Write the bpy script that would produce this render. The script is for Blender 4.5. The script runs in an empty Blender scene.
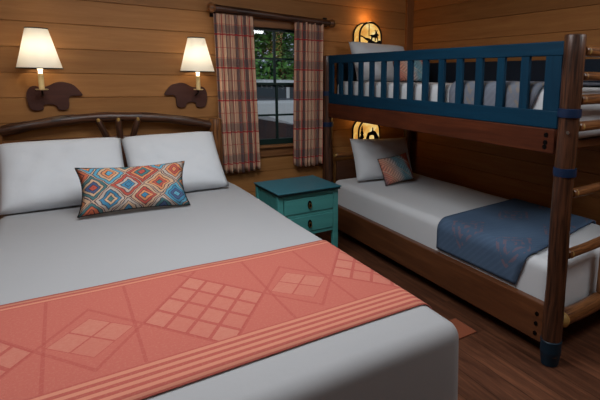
import bpy, bmesh, math, random
from mathutils import Vector, Matrix, noise
random.seed(7)
S = bpy.context.scene
COL = S.collection
PI = math.pi
R = math.radians

# ------------------------------------------------------------------ camera
EYE = 1.45
cam_d = bpy.data.cameras.new('camera'); cam = bpy.data.objects.new('camera', cam_d); COL.objects.link(cam)
_y, _p, _r = R(-34.654), R(8.891), R(1.003)
Rz = Matrix.Rotation(_y, 3, 'Z')
fwd = Rz @ Vector((0, math.cos(_p), -math.sin(_p))); up0 = Rz @ Vector((0, math.sin(_p), math.cos(_p))); rt0 = Rz @ Vector((1, 0, 0))
rt = math.cos(_r)*rt0 + math.sin(_r)*up0; up = -math.sin(_r)*rt0 + math.cos(_r)*up0
M4 = Matrix(((rt.x, up.x, -fwd.x, 0), (rt.y, up.y, -fwd.y, 0), (rt.z, up.z, -fwd.z, EYE), (0, 0, 0, 1)))
cam.matrix_world = M4
cam_d.sensor_fit = 'HORIZONTAL'; cam_d.sensor_width = 36; cam_d.lens = 461.328*36/600
cam_d.shift_x = -80/600; cam_d.shift_y = -50/600
cam_d.clip_start = .05; cam_d.clip_end = 200
S.camera = cam
S.view_settings.view_transform = 'Standard'; S.view_settings.look = 'None'
S.view_settings.gamma = 1; S.view_settings.use_curve_mapping = False
S.view_settings.exposure = 0.0

# ------------------------------------------------------------------ world, sun, ceiling lamp and added fill lights
w = bpy.data.worlds.new('world'); S.world = w; w.use_nodes = True
bg = w.node_tree.nodes['Background']; bg.inputs[0].default_value = (.62, .74, .9, 1); bg.inputs[1].default_value = .45
sd = bpy.data.lights.new('sun', 'SUN'); sd.energy = 2.0; sd.angle = R(3); sd.color = (1, .95, .85)
so = bpy.data.objects.new('sun', sd); COL.objects.link(so); so.rotation_euler = (R(48), 0, R(-28))
def area(name, loc, rot, sx, sy, e, col):
    d = bpy.data.lights.new(name, 'AREA'); d.shape = 'RECTANGLE'; d.size = sx; d.size_y = sy; d.energy = e; d.color = col
    o = bpy.data.objects.new(name, d); COL.objects.link(o); o.location = loc; o.rotation_euler = rot
    return o
area('ceiling_lamp_light', (.45, 1.8, 2.5), (0, 0, 0), 1.4, 1.2, 43, (.95, .98, 1))
area('front_fill_light', (-.2, -1.0, 2.2), (R(38), 0, R(-16)), 1.4, .6, 3.5, (.93, .97, 1))  # weak frontal fill added behind the camera, no real source there

area('bunk_fill_light', (2.55, .25, 2.3), (R(35), 0, R(8)), .7, .5, 13, (.95, .98, 1))  # added fill that brightens the near end of the bunk, no fixture

# ------------------------------------------------------------------ node helpers
def lin(c):
    f = lambda x: x/12.92 if x <= .04045 else ((x+.055)/1.055)**2.4
    return tuple(f(v/255) for v in c) + (1,)
class G:
    def __init__(s, name):
        s.m = bpy.data.materials.new(name); s.m.use_nodes = True; s.t = s.m.node_tree; s.n = s.t.nodes; s.l = s.t.links
        s.b = s.n['Principled BSDF']
    def set(s, sock, v):
        if isinstance(v, bpy.types.NodeSocket): s.l.new(v, sock)
        elif v is not None:
            sock.default_value = v
    def math(s, op, a, b=None, c=None, clamp=False):
        n = s.n.new('ShaderNodeMath'); n.operation = op; n.use_clamp = clamp
        s.set(n.inputs[0], a)
        if b is not None: s.set(n.inputs[1], b)
        if c is not None: s.set(n.inputs[2], c)
        return n.outputs[0]
    def coord(s, kind='Object'):
        return s.n.new('ShaderNodeTexCoord').outputs[kind]
    def uv(s):
        n = s.n.new('ShaderNodeUVMap'); return n.outputs[0]
    def sep(s, v):
        n = s.n.new('ShaderNodeSeparateXYZ'); s.set(n.inputs[0], v); return n.outputs
    def comb(s, x, y, z=0.0):
        n = s.n.new('ShaderNodeCombineXYZ'); s.set(n.inputs[0], x); s.set(n.inputs[1], y); s.set(n.inputs[2], z); return n.outputs[0]
    def map(s, v, scale=(1, 1, 1), loc=(0, 0, 0), rot=(0, 0, 0)):
        n = s.n.new('ShaderNodeMapping'); s.set(n.inputs[0], v); n.inputs['Scale'].default_value = scale; n.inputs['Location'].default_value = loc
        n.inputs['Rotation'].default_value = rot; return n.outputs[0]
    def noise(s, v, scale=5, detail=3, rough=.5, dist=0):
        n = s.n.new('ShaderNodeTexNoise'); s.set(n.inputs['Vector'], v); n.inputs['Scale'].default_value = scale
        n.inputs['Detail'].default_value = detail; n.inputs['Roughness'].default_value = rough; n.inputs['Distortion'].default_value = dist
        return n.outputs[0]
    def white(s, v, dim='3D'):
        n = s.n.new('ShaderNodeTexWhiteNoise'); n.noise_dimensions = dim
        s.set(n.inputs['W' if dim == '1D' else 'Vector'], v); return n.outputs[0]
    def ramp(s, f, stops, const=False):
        n = s.n.new('ShaderNodeValToRGB'); s.set(n.inputs[0], f); e = n.color_ramp.elements
        if const: n.color_ramp.interpolation = 'CONSTANT'
        e[0].position, e[0].color = stops[0]; e[1].position, e[1].color = stops[-1]
        for p, c in stops[1:-1]:
            k = e.new(p); k.color = c
        return n.outputs[0]
    def mix(s, f, a, b, mode='MIX'):
        n = s.n.new('ShaderNodeMix'); n.data_type = 'RGBA'; n.blend_type = mode
        s.set(n.inputs[0], f); s.set(n.inputs[6], a); s.set(n.inputs[7], b); return n.outputs[2]
    def bump(s, h, strength=.3, dist=.01):
        n = s.n.new('ShaderNodeBump'); s.set(n.inputs['Height'], h); n.inputs['Strength'].default_value = strength
        n.inputs['Distance'].default_value = dist; s.l.new(n.outputs[0], s.b.inputs['Normal'])
    def out(s, col=None, rough=.6, metal=0, spec=.3, **k):
        if col is not None: s.set(s.b.inputs['Base Color'], col)
        s.set(s.b.inputs['Roughness'], rough); s.b.inputs['Metallic'].default_value = metal
        s.b.inputs['Specular IOR Level'].default_value = spec
        for kk, v in k.items(): s.set(s.b.inputs[kk.replace('_', ' ')], v)
        return s.m
    def band(s, x, per, c, wd):           # 1 where x mod per lies within wd of c
        a = s.math('MODULO', s.math('ADD', x, 100*per + per/2 - c), per)
        d = s.math('ABSOLUTE', s.math('SUBTRACT', a, per/2))
        return s.math('LESS_THAN', d, wd/2)

def plain(name, c, rough=.6, metal=0, spec=.3, var=.08):
    g = G(name); n = g.noise(g.coord(), 14, 3)
    c2 = tuple(max(0, v*(1-var*2)) for v in c)
    return g.out(g.mix(n, lin(c), lin(c2)), rough, metal, spec)

def wood(name, dark, light, axis='x', rough=.5, spec=.3, pitch=0, off=0, across='z', knots=0, scale=1, seam=0, stagger=0):
    """grain runs along axis; planks of width pitch are told apart across the other axis"""
    g = G(name); co = g.coord(); xyz = g.sep(co)
    vec = co
    sc = {'x': (1.1, 15, 15), 'y': (15, 1.1, 15), 'z': (15, 15, 1.1)}[axis]
    if pitch:
        idx = g.math('FLOOR', g.math('DIVIDE', g.math('SUBTRACT', xyz['xyz'.index(across)], off), pitch))
        rnd = g.white(idx, '1D')
        if stagger:
            la = g.math('FLOOR', g.math('DIVIDE', g.math('ADD', xyz['xyz'.index(axis)], g.math('MULTIPLY', rnd, 7.3)), stagger))
            rnd2 = g.white(g.comb(idx, la), '2D') if False else g.white(g.comb(idx, la, 3.0))
            rnd = rnd2
        va = g.n.new('ShaderNodeVectorMath'); va.operation = 'ADD'; g.l.new(co, va.inputs[0]); g.l.new(g.comb(g.math('MULTIPLY', rnd, 31), g.math('MULTIPLY', rnd, 17), g.math('MULTIPLY', rnd, 23)), va.inputs[1])
        vec = va.outputs[0]
    n1 = g.noise(g.map(vec, sc), 1.6*scale, 5, .62, .6)
    n2 = g.noise(g.map(vec, tuple(v*4 for v in sc)), 1.6*scale, 3, .6)
    f = g.math('ADD', g.math('MULTIPLY', n1, .75), g.math('MULTIPLY', n2, .25))
    mid = tuple((a+b)/2 for a, b in zip(dark, light))
    col = g.ramp(f, [(.28, lin(dark)), (.5, lin(mid)), (.72, lin(light))])
    if pitch:
        k = g.math('MULTIPLY_ADD', rnd, .32, .80)
        col = g.mix(1.0, col, g.comb(k, k, k), 'MULTIPLY')
        if seam:
            e = g.band(xyz['xyz'.index(across)], pitch, off, seam)
            col = g.mix(g.math('MULTIPLY', e, .75), col, lin((30, 18, 10)))
    if knots:
        v = g.n.new('ShaderNodeTexVoronoi'); g.l.new(g.map(vec, {'x': (.8, 1.8, 1.8), 'y': (1.8, .8, 1.8), 'z': (1.8, 1.8, .8)}[axis]), v.inputs['Vector'])
        v.inputs['Scale'].default_value = 1.7
        kf = g.ramp(v.outputs['Distance'], [(.02, (1, 1, 1, 1)), (.075, (0, 0, 0, 1))])
        col = g.mix(g.math('MULTIPLY', kf, knots), col, lin(tuple(x*.45 for x in dark)))
    g.bump(f, .12, .004)
    return g.out(col, rough, 0, spec)

def logmat(name, dark, light, rough=.35, spec=.5):
    g = G(name); uv = g.uv()
    n1 = g.noise(g.map(uv, (60, 2.6, 1)), 1.5, 5, .6, .5); n2 = g.noise(g.map(uv, (5, 1.3, 1)), 2.2, 3)
    f = g.math('ADD', g.math('MULTIPLY', n1, .85), g.math('MULTIPLY', n2, .15))
    col = g.ramp(f, [(.38, lin(dark)), (.6, lin(light))])
    g.bump(f, .35, .006)
    return g.out(col, rough, 0, spec)

def cloth(name, c, rough=.85, weave=900, var=.03, sheen=.15, wr=.15):
    g = G(name); n = g.noise(g.coord(), 2.5, 2); n2 = g.noise(g.coord(), weave, 1)
    c2 = tuple(v*(1-var) for v in c)
    g.bump(g.math('ADD', g.math('MULTIPLY', g.noise(g.coord(), 7, 3), 1.0), g.math('MULTIPLY', n2, .05)), wr, .02)
    return g.out(g.mix(n, lin(c), lin(c2)), rough, 0, .15, Sheen_Weight=sheen)

M = {}
M['wall_x'] = wood('pine_wall_boards', (150, 100, 54), (176, 124, 72), 'x', .55, .25, .1664, 1.277, 'z', .35)
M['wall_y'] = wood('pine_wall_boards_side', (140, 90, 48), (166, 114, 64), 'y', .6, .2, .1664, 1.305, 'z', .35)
M['trim'] = wood('pine_trim', (112, 70, 38), (146, 94, 52), 'z', .5)
M['trim_x'] = wood('pine_trim_flat', (104, 66, 38), (142, 94, 54), 'x', .5)
M['floor'] = wood('dark_plank_floor', (58, 34, 24), (126, 80, 56), 'y', .42, .35, .13, 0, 'x', .1, 1.2, .004, 1.3)
M['ceil'] = plain('ceiling_paint', (196, 180, 156), .9)
M['log'] = logmat('varnished_log', (30, 17, 12), (88, 54, 36))
M['logl'] = logmat('varnished_log_light', (66, 37, 21), (138, 90, 52), .3, .5)
M['tenon'] = plain('pale_tenon', (186, 148, 84), .5)
M['tenon_d'] = plain('tenon_tan', (170, 126, 74), .5)
M['board'] = wood('cherry_board', (60, 28, 16), (100, 50, 28), 'y', .55, .15)
M['rail'] = wood('brown_rail_board', (74, 42, 25), (114, 70, 42), 'y', .35, .45)
M['board_x'] = wood('brown_end_board', (60, 36, 24), (92, 56, 36), 'x', .4, .4)
M['blue'] = wood('blue_stained_wood', (4, 42, 64), (8, 59, 84), 'y', .55, .15)
M['blue_z'] = wood('blue_stained_slats', (4, 42, 64), (8, 59, 84), 'z', .55, .15)
M['navy'] = plain('navy_panel', (10, 26, 42), .5)
M['band'] = plain('navy_band', (14, 40, 74), .5)
M['boot'] = plain('dark_boot', (16, 42, 58), .45)
M['steel'] = plain('steel_bolt', (170, 170, 165), .35, .9)
M['bolt'] = plain('black_bolt', (16, 14, 14), .35, .6)
M['brass'] = plain('antique_brass', (150, 120, 66), .35, .9)
M['iron'] = plain('dark_iron', (26, 22, 20), .5, .5)
M['teal'] = wood('teal_painted_wood', (66, 138, 136), (80, 158, 154), 'x', .42, .45)
M['teald'] = plain('dark_teal_top', (44, 112, 128), .35, 0, .5)
M['tealedge'] = plain('dark_teal_edge', (10, 42, 46), .4)
M['white'] = cloth('white_linen', (206, 209, 213), wr=.12)
M['duvet'] = cloth('soft_white_duvet_cotton', (164, 165, 168), wr=.12)
M['whitep'] = cloth('white_pillow_linen', (210, 214, 219), wr=.25)
M['sleeve'] = plain('candle_sleeve_ivory', (232, 206, 150), .5)
M['bear'] = wood('dark_red_brown_wood', (58, 30, 24), (78, 44, 34), 'x', .5)
M['sash'] = plain('dark_green_sash', (18, 44, 40), .4)
M['black'] = plain('black_trim', (14, 12, 11), .6)
M['rug'] = cloth('terracotta_mat', (140, 76, 50))

def glass():
    g = G('window_glass')
    tr = g.n.new('ShaderNodeBsdfTransparent'); gl = g.n.new('ShaderNodeBsdfGlossy'); gl.inputs['Roughness'].default_value = .02
    mx = g.n.new('ShaderNodeMixShader'); mx.inputs[0].default_value = .06
    g.l.new(tr.outputs[0], mx.inputs[1]); g.l.new(gl.outputs[0], mx.inputs[2]); g.l.new(mx.outputs[0], g.n['Material Output'].inputs[0])
    return g.m
M['glass'] = glass()

def shade_mat():
    g = G('parchment_lampshade')
    d = g.n.new('ShaderNodeBsdfDiffuse'); d.inputs[0].default_value = lin((225, 222, 212))
    t = g.n.new('ShaderNodeBsdfTranslucent'); t.inputs[0].default_value = lin((250, 246, 238))
    mx = g.n.new('ShaderNodeMixShader'); mx.inputs[0].default_value = .3
    g.l.new(d.outputs[0], mx.inputs[1]); g.l.new(t.outputs[0], mx.inputs[2]); g.l.new(mx.outputs[0], g.n['Material Output'].inputs[0])
    return g.m
M['shade'] = shade_mat()

def mica():
    g = G('amber_mica_panel')
    n = g.noise(g.coord(), 9, 4, .6, 1.0)
    c = g.ramp(n, [(.3, lin((196, 120, 40))), (.5, lin((240, 190, 100))), (.66, lin((255, 236, 170)))])
    return g.out(lin((190, 140, 70)), .4, 0, .4, Emission_Color=c, Emission_Strength=.85)
M['mica'] = mica()

def plaid():
    g = G('plaid_curtain_cloth'); uv = g.sep(g.uv()); u, v = uv[0], uv[1]
    P = .262
    base = lin((208, 170, 142))
    vd = g.band(u, .15, .03, .034); vd2 = g.band(u, .15, .085, .012); vb = g.band(u, .15, .055, .004); vr = g.band(u, .15, .122, .010)
    hd = g.band(v, P, .240, .062); hr = g.band(v, P, .198, .013); hr2 = g.band(v, P, .095, .005); hr3 = g.band(v, P, .015, .004)
    col = g.mix(g.math('MULTIPLY', vd, .85), base, lin((78, 62, 70)))
    col = g.mix(g.math('MULTIPLY', vd2, .7), col, lin((140, 66, 60)))
    col = g.mix(g.math('MULTIPLY', hd, .5), col, lin((84, 70, 78)))
    for f, k in ((hr, .85), (vr, .8), (hr2, .7), (hr3, .7), (vb, .5)):
        col = g.mix(g.math('MULTIPLY', f, k), col, lin((168, 30, 42)))
    g.bump(g.noise(g.uv(), 500, 1), .1, .002)
    return g.out(col, .9, 0, .1, Sheen_Weight=.1)
M['plaid'] = plaid()

def geo_cushion(name, ku, kv, pal, grey=0.0):
    """nested squares on a slanted lattice, in cloth colours"""
    g = G(name); uv = g.sep(g.uv())
    u = g.math('MULTIPLY', uv[0], ku); v = g.math('MULTIPLY', uv[1], kv)
    n = g.noise(g.uv(), 6, 2); wob = g.math('MULTIPLY', g.math('SUBTRACT', n, .5), .28)
    a = g.math('ADD', g.math('ADD', u, v), wob); b = g.math('ADD', g.math('SUBTRACT', u, v), wob)
    a = g.math('ADD', a, 40.3); b = g.math('ADD', b, 40.1)
    ia = g.math('FLOOR', a); ib = g.math('FLOOR', b)
    fa = g.math('ABSOLUTE', g.math('SUBTRACT', g.math('FRACT', a), .5)); fb = g.math('ABSOLUTE', g.math('SUBTRACT', g.math('FRACT', b), .5))
    d = g.math('MULTIPLY', g.math('MAXIMUM', fa, fb), 8.6)       # rings 0..4.3
    ring = g.math('FLOOR', d); fr = g.math('FRACT', d)
    rnd = g.white(g.comb(ia, ib, ring))
    N = len(pal)
    col = g.ramp(rnd, [(i/N, lin(c)) for i, c in enumerate(pal)], True)
    line = g.math('GREATER_THAN', g.math('ABSOLUTE', g.math('SUBTRACT', fr, .5)), .36)
    col = g.mix(g.math('MULTIPLY', line, .85), col, lin((52, 44, 60)))
    col = g.mix(g.math('GREATER_THAN', d, 4.15), col, lin((198, 170, 148)))
    col = g.mix(.06 + grey, col, lin((150, 140, 140)))
    g.bump(g.noise(g.uv(), 160, 2), .25, .004)
    return g.out(col, .9, 0, .1)
M['cush'] = geo_cushion('geometric_cushion_cloth', 3.1, 1.75, [(64, 132, 168), (212, 112, 78), (206, 172, 140), (70, 118, 122), (216, 142, 96), (94, 164, 190), (188, 84, 70), (190, 176, 164), (70, 92, 132)])

def herring():
    g = G('herringbone_cushion_cloth'); uv = g.sep(g.uv()); u, v = uv[0], uv[1]
    a = g.math('ADD', u, g.math('MULTIPLY', v, .9)); b = g.math('SUBTRACT', u, g.math('MULTIPLY', v, .8))
    la = g.math('FLOOR', g.math('MULTIPLY', a, 4.2))
    par = g.math('MODULO', g.math('ADD', la, 60.0), 2.0)
    st = g.math('MODULO', g.math('ADD', g.math('MULTIPLY', b, 18.0), 200.0), 2.0)
    st2 = g.math('MODULO', g.math('ADD', g.math('MULTIPLY', a, 26.0), 200.0), 2.0)
    s = g.mix(par, g.comb(st, st, st), g.comb(st2, st2, st2))
    s = g.math('GREATER_THAN', g.sep(s)[0], 1.0)
    z = g.ramp(g.math('ADD', u, g.math('MULTIPLY', v, .25)), [(.0, lin((70, 78, 92))), (.16, lin((206, 132, 112))), (.34, lin((222, 170, 146))), (.52, lin((206, 184, 176))), (.68, lin((120, 168, 182))), (.9, lin((140, 178, 188))), (1.0, lin((196, 104, 80)))])
    col = g.mix(g.math('MULTIPLY', s, .45), z, lin((66, 52, 62)))
    bd = g.band(a, .476, .0, .03)
    col = g.mix(g.math('MULTIPLY', bd, .7), col, lin((206, 178, 156)))
    g.bump(g.noise(g.uv(), 160, 2), .25, .004)
    return g.out(col, .9, 0, .1)
M['herr'] = herring()

def runner_mat():
    g = G('coral_woven_runner'); uv = g.sep(g.uv()); x, y = uv[0], uv[1]      # metres: x across the bed, y along it
    base = lin((180, 100, 88)); light = lin((196, 138, 118)); dark = lin((164, 78, 72)); stripe = lin((198, 130, 108))
    p = g.math('SUBTRACT', g.math('MODULO', g.math('ADD', x, 6.8 + .34 - .36), .68), .34)
    q = g.math('SUBTRACT', y, 1.55); ap = g.math('ABSOLUTE', p)
    def lat(pp, wx, wy, cells, col, ext):
        a = g.math('ADD', g.math('DIVIDE', pp, wx), g.math('DIVIDE', q, wy)); b = g.math('SUBTRACT', g.math('DIVIDE', pp, wx), g.math('DIVIDE', q, wy))
        ma = g.math('MAXIMUM', g.math('ABSOLUTE', a), g.math('ABSOLUTE', b))
        ins = g.math('LESS_THAN', ma, 1.0)
        tw = .018*cells
        la = g.band(a, 2/cells, 1.0, tw*2/cells*2.2); lb = g.band(b, 2/cells, 1.0, tw*2/cells*2.2)
        ln = g.math('MAXIMUM', la, lb)
        cell = g.math('MULTIPLY', ins, g.math('SUBTRACT', 1.0, ln))
        # cells vary a little in paleness
        rn = g.white(g.comb(g.math('FLOOR', g.math('MULTIPLY', g.math('ADD', a, 1.0), cells/2)), g.math('FLOOR', g.math('MULTIPLY', g.math('ADD', b, 1.0), cells/2)), 1.0))
        col = g.mix(g.math('MULTIPLY', cell, g.math('MULTIPLY', g.math('MULTIPLY_ADD', rn, .5, .35), g.noise(g.uv(), 60, 3, .7))), col, light)
        col = g.mix(g.math('MULTIPLY', g.math('MULTIPLY', ins, ln), .6), col, dark)
        if ext:
            e = g.math('LESS_THAN', g.math('MINIMUM', g.math('ABSOLUTE', g.math('SUBTRACT', g.math('ABSOLUTE', a), 1.0)), g.math('ABSOLUTE', g.math('SUBTRACT', g.math('ABSOLUTE', b), 1.0))), .035)
            col = g.mix(g.math('MULTIPLY', e, .5), col, dark)
        return col
    col = lat(p, .2, .28, 4, base, True)
    p2 = g.math('SUBTRACT', ap, .34)
    # the small diamond sits half a repeat away
    col = lat(p2, .115, .13, 2, col, False)
    vl = g.math('LESS_THAN', g.math('ABSOLUTE', g.math('SUBTRACT', ap, .222)), .005)
    col = g.mix(g.math('MULTIPLY', vl, .5), col, dark)
    for (e0, e1, per) in ((1.168, 1.318, .030), (1.878, 1.935, .027)):
        inb = g.math('MULTIPLY', g.math('GREATER_THAN', y, e0), g.math('LESS_THAN', y, e1))
        st = g.band(y, per, e0 + .5*per, per*.5)
        col = g.mix(inb, col, g.mix(st, g.mix(.45, dark, base), stripe))
    n = g.noise(g.uv(), 130, 3, .7); col = g.mix(g.math('MULTIPLY', g.math('GREATER_THAN', n, .56), .16), col, light)
    g.bump(g.noise(g.uv(), 220, 2), .3, .003)
    return g.out(col, .95, 0, .08)
M['runner'] = runner_mat()

def blue_blanket(name, base, alt, acc, k):
    g = G(name); uv = g.sep(g.uv()); x, y = uv[0], uv[1]
    p = g.math('ABSOLUTE', g.math('SUBTRACT', g.math('FRACT', g.math('DIVIDE', x, .44)), .5)); q = g.math('ABSOLUTE', g.math('SUBTRACT', g.math('FRACT', g.math('DIVIDE', g.math('ADD', y, .02), .37)), .5))
    d = g.math('ADD', p, q); r = g.math('FRACT', g.math('MULTIPLY', d, 7.0))
    n = g.noise(g.uv(), 5, 3)
    inner = g.math('LESS_THAN', d, .36)
    st = g.math('MULTIPLY', g.math('MULTIPLY', g.math('LESS_THAN', r, .45), inner), g.math('GREATER_THAN', g.noise(g.uv(), 26, 2), .5))
    col = g.mix(n, lin(base), lin(alt))
    col = g.mix(g.math('MULTIPLY', st, k), col, lin(acc))
    hat = g.math('LESS_THAN', g.math('FRACT', g.math('MULTIPLY', g.math('ADD', x, y), 22)), .4)
    col = g.mix(g.math('MULTIPLY', g.math('MULTIPLY', hat, g.math('SUBTRACT', 1.0, inner)), .05), col, lin(tuple(min(255, c*1.5) for c in alt)))
    g.bump(g.noise(g.uv(), 220, 2), .3, .003)
    return g.out(col, .95, 0, .08)
M['bblue'] = blue_blanket('blue_woven_blanket', (70, 90, 116), (84, 104, 128), (140, 100, 98), .4)
M['bgrey'] = blue_blanket('grey_blue_woven_blanket', (104, 112, 126), (116, 120, 130), (150, 128, 92), .35)

# ------------------------------------------------------------------ mesh helpers
def finish(name, bm, mat, parent=None, smooth=False, loc=None, recalc=True):
    if recalc: bmesh.ops.recalc_face_normals(bm, faces=bm.faces)
    me = bpy.data.meshes.new(name); bm.to_mesh(me); bm.free()
    if smooth:
        for p in me.polygons: p.use_smooth = True
        if smooth != 'all': me.set_sharp_from_angle(angle=R(40))
    me.materials.append(mat)
    o = bpy.data.objects.new(name, me); COL.objects.link(o)
    if parent:
        o.parent = parent
    if loc: o.location = loc
    return o
def wchild(name, bm, mat, parent, smooth=False):
    """mesh given in world metres, hung under a thing whose Empty has a location only"""
    base = parent
    off = Vector((0, 0, 0))
    while base: off += base.location; base = base.parent
    o = finish(name, bm, mat, parent, smooth); o.location = -off
    return o
def thing(name, label, cat, loc=(0, 0, 0), rz=0, group=None):
    o = bpy.data.objects.new(name, None); COL.objects.link(o); o.location = loc; o.rotation_euler = (0, 0, rz); o.empty_display_size = .1
    return tag(o, label, cat, group)
def tag(o, label, cat, group=None):
    o['label'] = label; o['category'] = cat
    if group: o['group'] = group
    return o
def struct(o): o['kind'] = 'structure'; return o
def box(bm, x0, x1, y0, y1, z0, z1, bev=0, seg=2, mat=None):
    r = bmesh.ops.create_cube(bm, size=1)
    vs = r['verts']
    for v in vs:
        v.co = Vector(((x0+x1)/2 + v.co.x*(x1-x0), (y0+y1)/2 + v.co.y*(y1-y0), (z0+z1)/2 + v.co.z*(z1-z0)))
    if mat: 
        for v in vs: v.co = mat @ v.co
    if bev:
        es = list({e for v in vs for e in v.link_edges})
        bmesh.ops.bevel(bm, geom=es, offset=bev, segments=seg, affect='EDGES', profile=.5)
    return bm
def bx(*a, **k):
    bm = bmesh.new(); box(bm, *a, **k); return bm
def tube(bm, pts, rad, n=16, cap=True, seed=0, rough=.0, taper=False):
    uvl = bm.loops.layers.uv.verify()
    pts = [Vector(p) for p in pts]; N = len(pts)
    rad = rad if isinstance(rad, (list, tuple)) else [rad]*N
    rings = []; L = 0; Ls = []
    prev = None
    for i, p in enumerate(pts):
        t = (pts[min(i+1, N-1)] - pts[max(i-1, 0)]).normalized()
        if prev is None:
            a = Vector((0, 0, 1)) if abs(t.z) < .9 else Vector((1, 0, 0)); e1 = t.cross(a).normalized()
        else: e1 = (prev - t*prev.dot(t)).normalized()
        prev = e1; e2 = t.cross(e1)
        if i: L += (p - pts[i-1]).length
        Ls.append(L); ring = []
        for k in range(n):
            an = 2*PI*k/n
            d = e1*math.cos(an) + e2*math.sin(an)
            rr = rad[i]*(1 + rough*noise.noise(Vector((seed*3.1 + d.x*1.2, d.y*1.2 + L*5, d.z*1.2))))
            ring.append(bm.verts.new(p + d*rr))
        rings.append(ring)
    for i in range(N-1):
        for k in range(n):
            f = bm.faces.new((rings[i][k], rings[i][(k+1) % n], rings[i+1][(k+1) % n], rings[i+1][k]))
            c = 2*PI*rad[i]
            for lp, (uu, vv) in zip(f.loops, ((k/n, Ls[i]), ((k+1)/n, Ls[i]), ((k+1)/n, Ls[i+1]), (k/n, Ls[i+1]))):
                lp[uvl].uv = (uu*c + seed*.37, vv + seed*.73)
    if cap:
        for ring in (rings[0], rings[-1]):
            f = bm.faces.new(ring)
            for lp in f.loops: lp[uvl].uv = (lp.vert.co.x + lp.vert.co.y, lp.vert.co.z*.2)
    return bm
def logpts(p0, p1, r0, r1, seed=0, wob=.004, step=.09, end=.008):
    p0, p1 = Vector(p0), Vector(p1); L = (p1-p0).length; n = max(3, int(L/step)); pts = []; rad = []
    for i in range(n+1):
        t = i/n; w_ = wob*math.sin(PI*t)
        pts.append(p0.lerp(p1, t) + Vector((noise.noise(Vector((seed, t*3, 0))), noise.noise(Vector((seed, t*3, 9))), noise.noise(Vector((seed, t*3, 5)))))*w_*2)
        rad.append(r0 + (r1-r0)*t + .05*r0*noise.noise(Vector((seed*2.3, t*L*4, 1))))
    d = (p1-p0).normalized()
    pts = [p0, p0 + d*end*.4, p0 + d*end] + pts[1:-1] + [p1 - d*end, p1 - d*end*.4, p1]
    rad = [rad[0]*.86, rad[0]*.96, rad[0]] + rad[1:-1] + [rad[-1], rad[-1]*.96, rad[-1]*.86]
    return pts, rad
def logbm(p0, p1, r0, r1=None, seed=0, n=18, wob=.004, rough=.05):
    pts, rad = logpts(p0, p1, r0, r1 or r0, seed, wob)
    return tube(bmesh.new(), pts, rad, n, True, seed, rough)
def lathe(bm, prof, cx, cy, n=28, cap=True):
    rings = [[bm.verts.new((cx + r*math.cos(2*PI*k/n), cy + r*math.sin(2*PI*k/n), z)) for k in range(n)] for r, z in prof]
    for a, b in zip(rings, rings[1:]):
        for k in range(n): bm.faces.new((a[k], a[(k+1) % n], b[(k+1) % n], b[k]))
    if cap: bm.faces.new(rings[0]); bm.faces.new(rings[-1])
    return bm
def prism(poly, y0, y1, bev=.003):
    """outline in x,z extruded in y"""
    bm = bmesh.new()
    vs = [bm.verts.new((x, y0, z)) for x, z in poly]; f = bm.faces.new(vs)
    r = bmesh.ops.extrude_face_region(bm, geom=[f])
    for v in [g for g in r['geom'] if isinstance(g, bmesh.types.BMVert)]: v.co.y = y1
    if bev:
        es = [e for e in bm.edges if abs(e.verts[0].co.y - e.verts[1].co.y) < 1e-6]
        bmesh.ops.bevel(bm, geom=es, offset=bev, segments=2, affect='EDGES')
    return bm
def smoothpoly(pts, it=2):
    for _ in range(it):
        q = []
        for i in range(len(pts)):
            a, b = pts[i], pts[(i+1) % len(pts)]
            q.append((a[0]*.75+b[0]*.25, a[1]*.75+b[1]*.25)); q.append((a[0]*.25+b[0]*.75, a[1]*.25+b[1]*.75))
        pts = q
    return pts
def slab(x0, x1, y0, y1, prof, nx=20, ny=30, fan=7, disp=None, bottom=True):
    """soft block: flat inner rectangle, then rings given as (outward, z)"""
    bm = bmesh.new()
    zt = prof[0][1]
    g = [[bm.verts.new((x0+(x1-x0)*i/nx, y0+(y1-y0)*j/ny, zt)) for j in range(ny+1)] for i in range(nx+1)]
    for i in range(nx):
        for j in range(ny): bm.faces.new((g[i][j], g[i+1][j], g[i+1][j+1], g[i][j+1]))
    loop = []          # (vertex, direction)
    def corner(v, a0):
        for k in range(fan): an = a0 + PI/2*k/(fan-1); loop.append((v, Vector((math.cos(an), math.sin(an), 0))))
    for i in range(1, nx): loop.append((g[i][0], Vector((0, -1, 0))))
    corner(g[nx][0], -PI/2)
    for j in range(1, ny): loop.append((g[nx][j], Vector((1, 0, 0))))
    corner(g[nx][ny], 0)
    for i in range(nx-1, 0, -1): loop.append((g[i][ny], Vector((0, 1, 0))))
    corner(g[0][ny], PI/2)
    for j in range(ny-1, 0, -1): loop.append((g[0][j], Vector((-1, 0, 0))))
    corner(g[0][0], PI)
    base = [v for v, d in loop]; prev = base; n = len(loop)
    for h, z in prof[1:]:
        ring = [bm.verts.new(Vector((v.co.x, v.co.y, z)) + d*h) for v, d in loop]
        for k in range(n):
            a, b = prev[k], prev[(k+1) % n]
            if a is b: bm.faces.new((a, ring[k], ring[(k+1) % n]))
            else: bm.faces.new((a, ring[k], ring[(k+1) % n], b))
        prev = ring
    if bottom: bm.faces.new(prev)
    if disp:
        for v in bm.verts: v.co = disp(v.co.copy())
    return bm
def roundprof(r, zt, zb, flare=0, n=6, under=0):
    p = [(r*math.sin(PI/2*k/n), zt - r*(1-math.cos(PI/2*k/n))) for k in range(n+1)]
    m = 6
    zl = zb + under
    for k in range(1, m+1): p.append((r + flare*k/m, zt - r - (zt-r-zl)*k/m))
    if under:
        for k in range(1, 5): p.append((r + flare - under*(1-math.cos(PI/2*k/4)), zl - under*math.sin(PI/2*k/4)))
    return p
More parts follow.
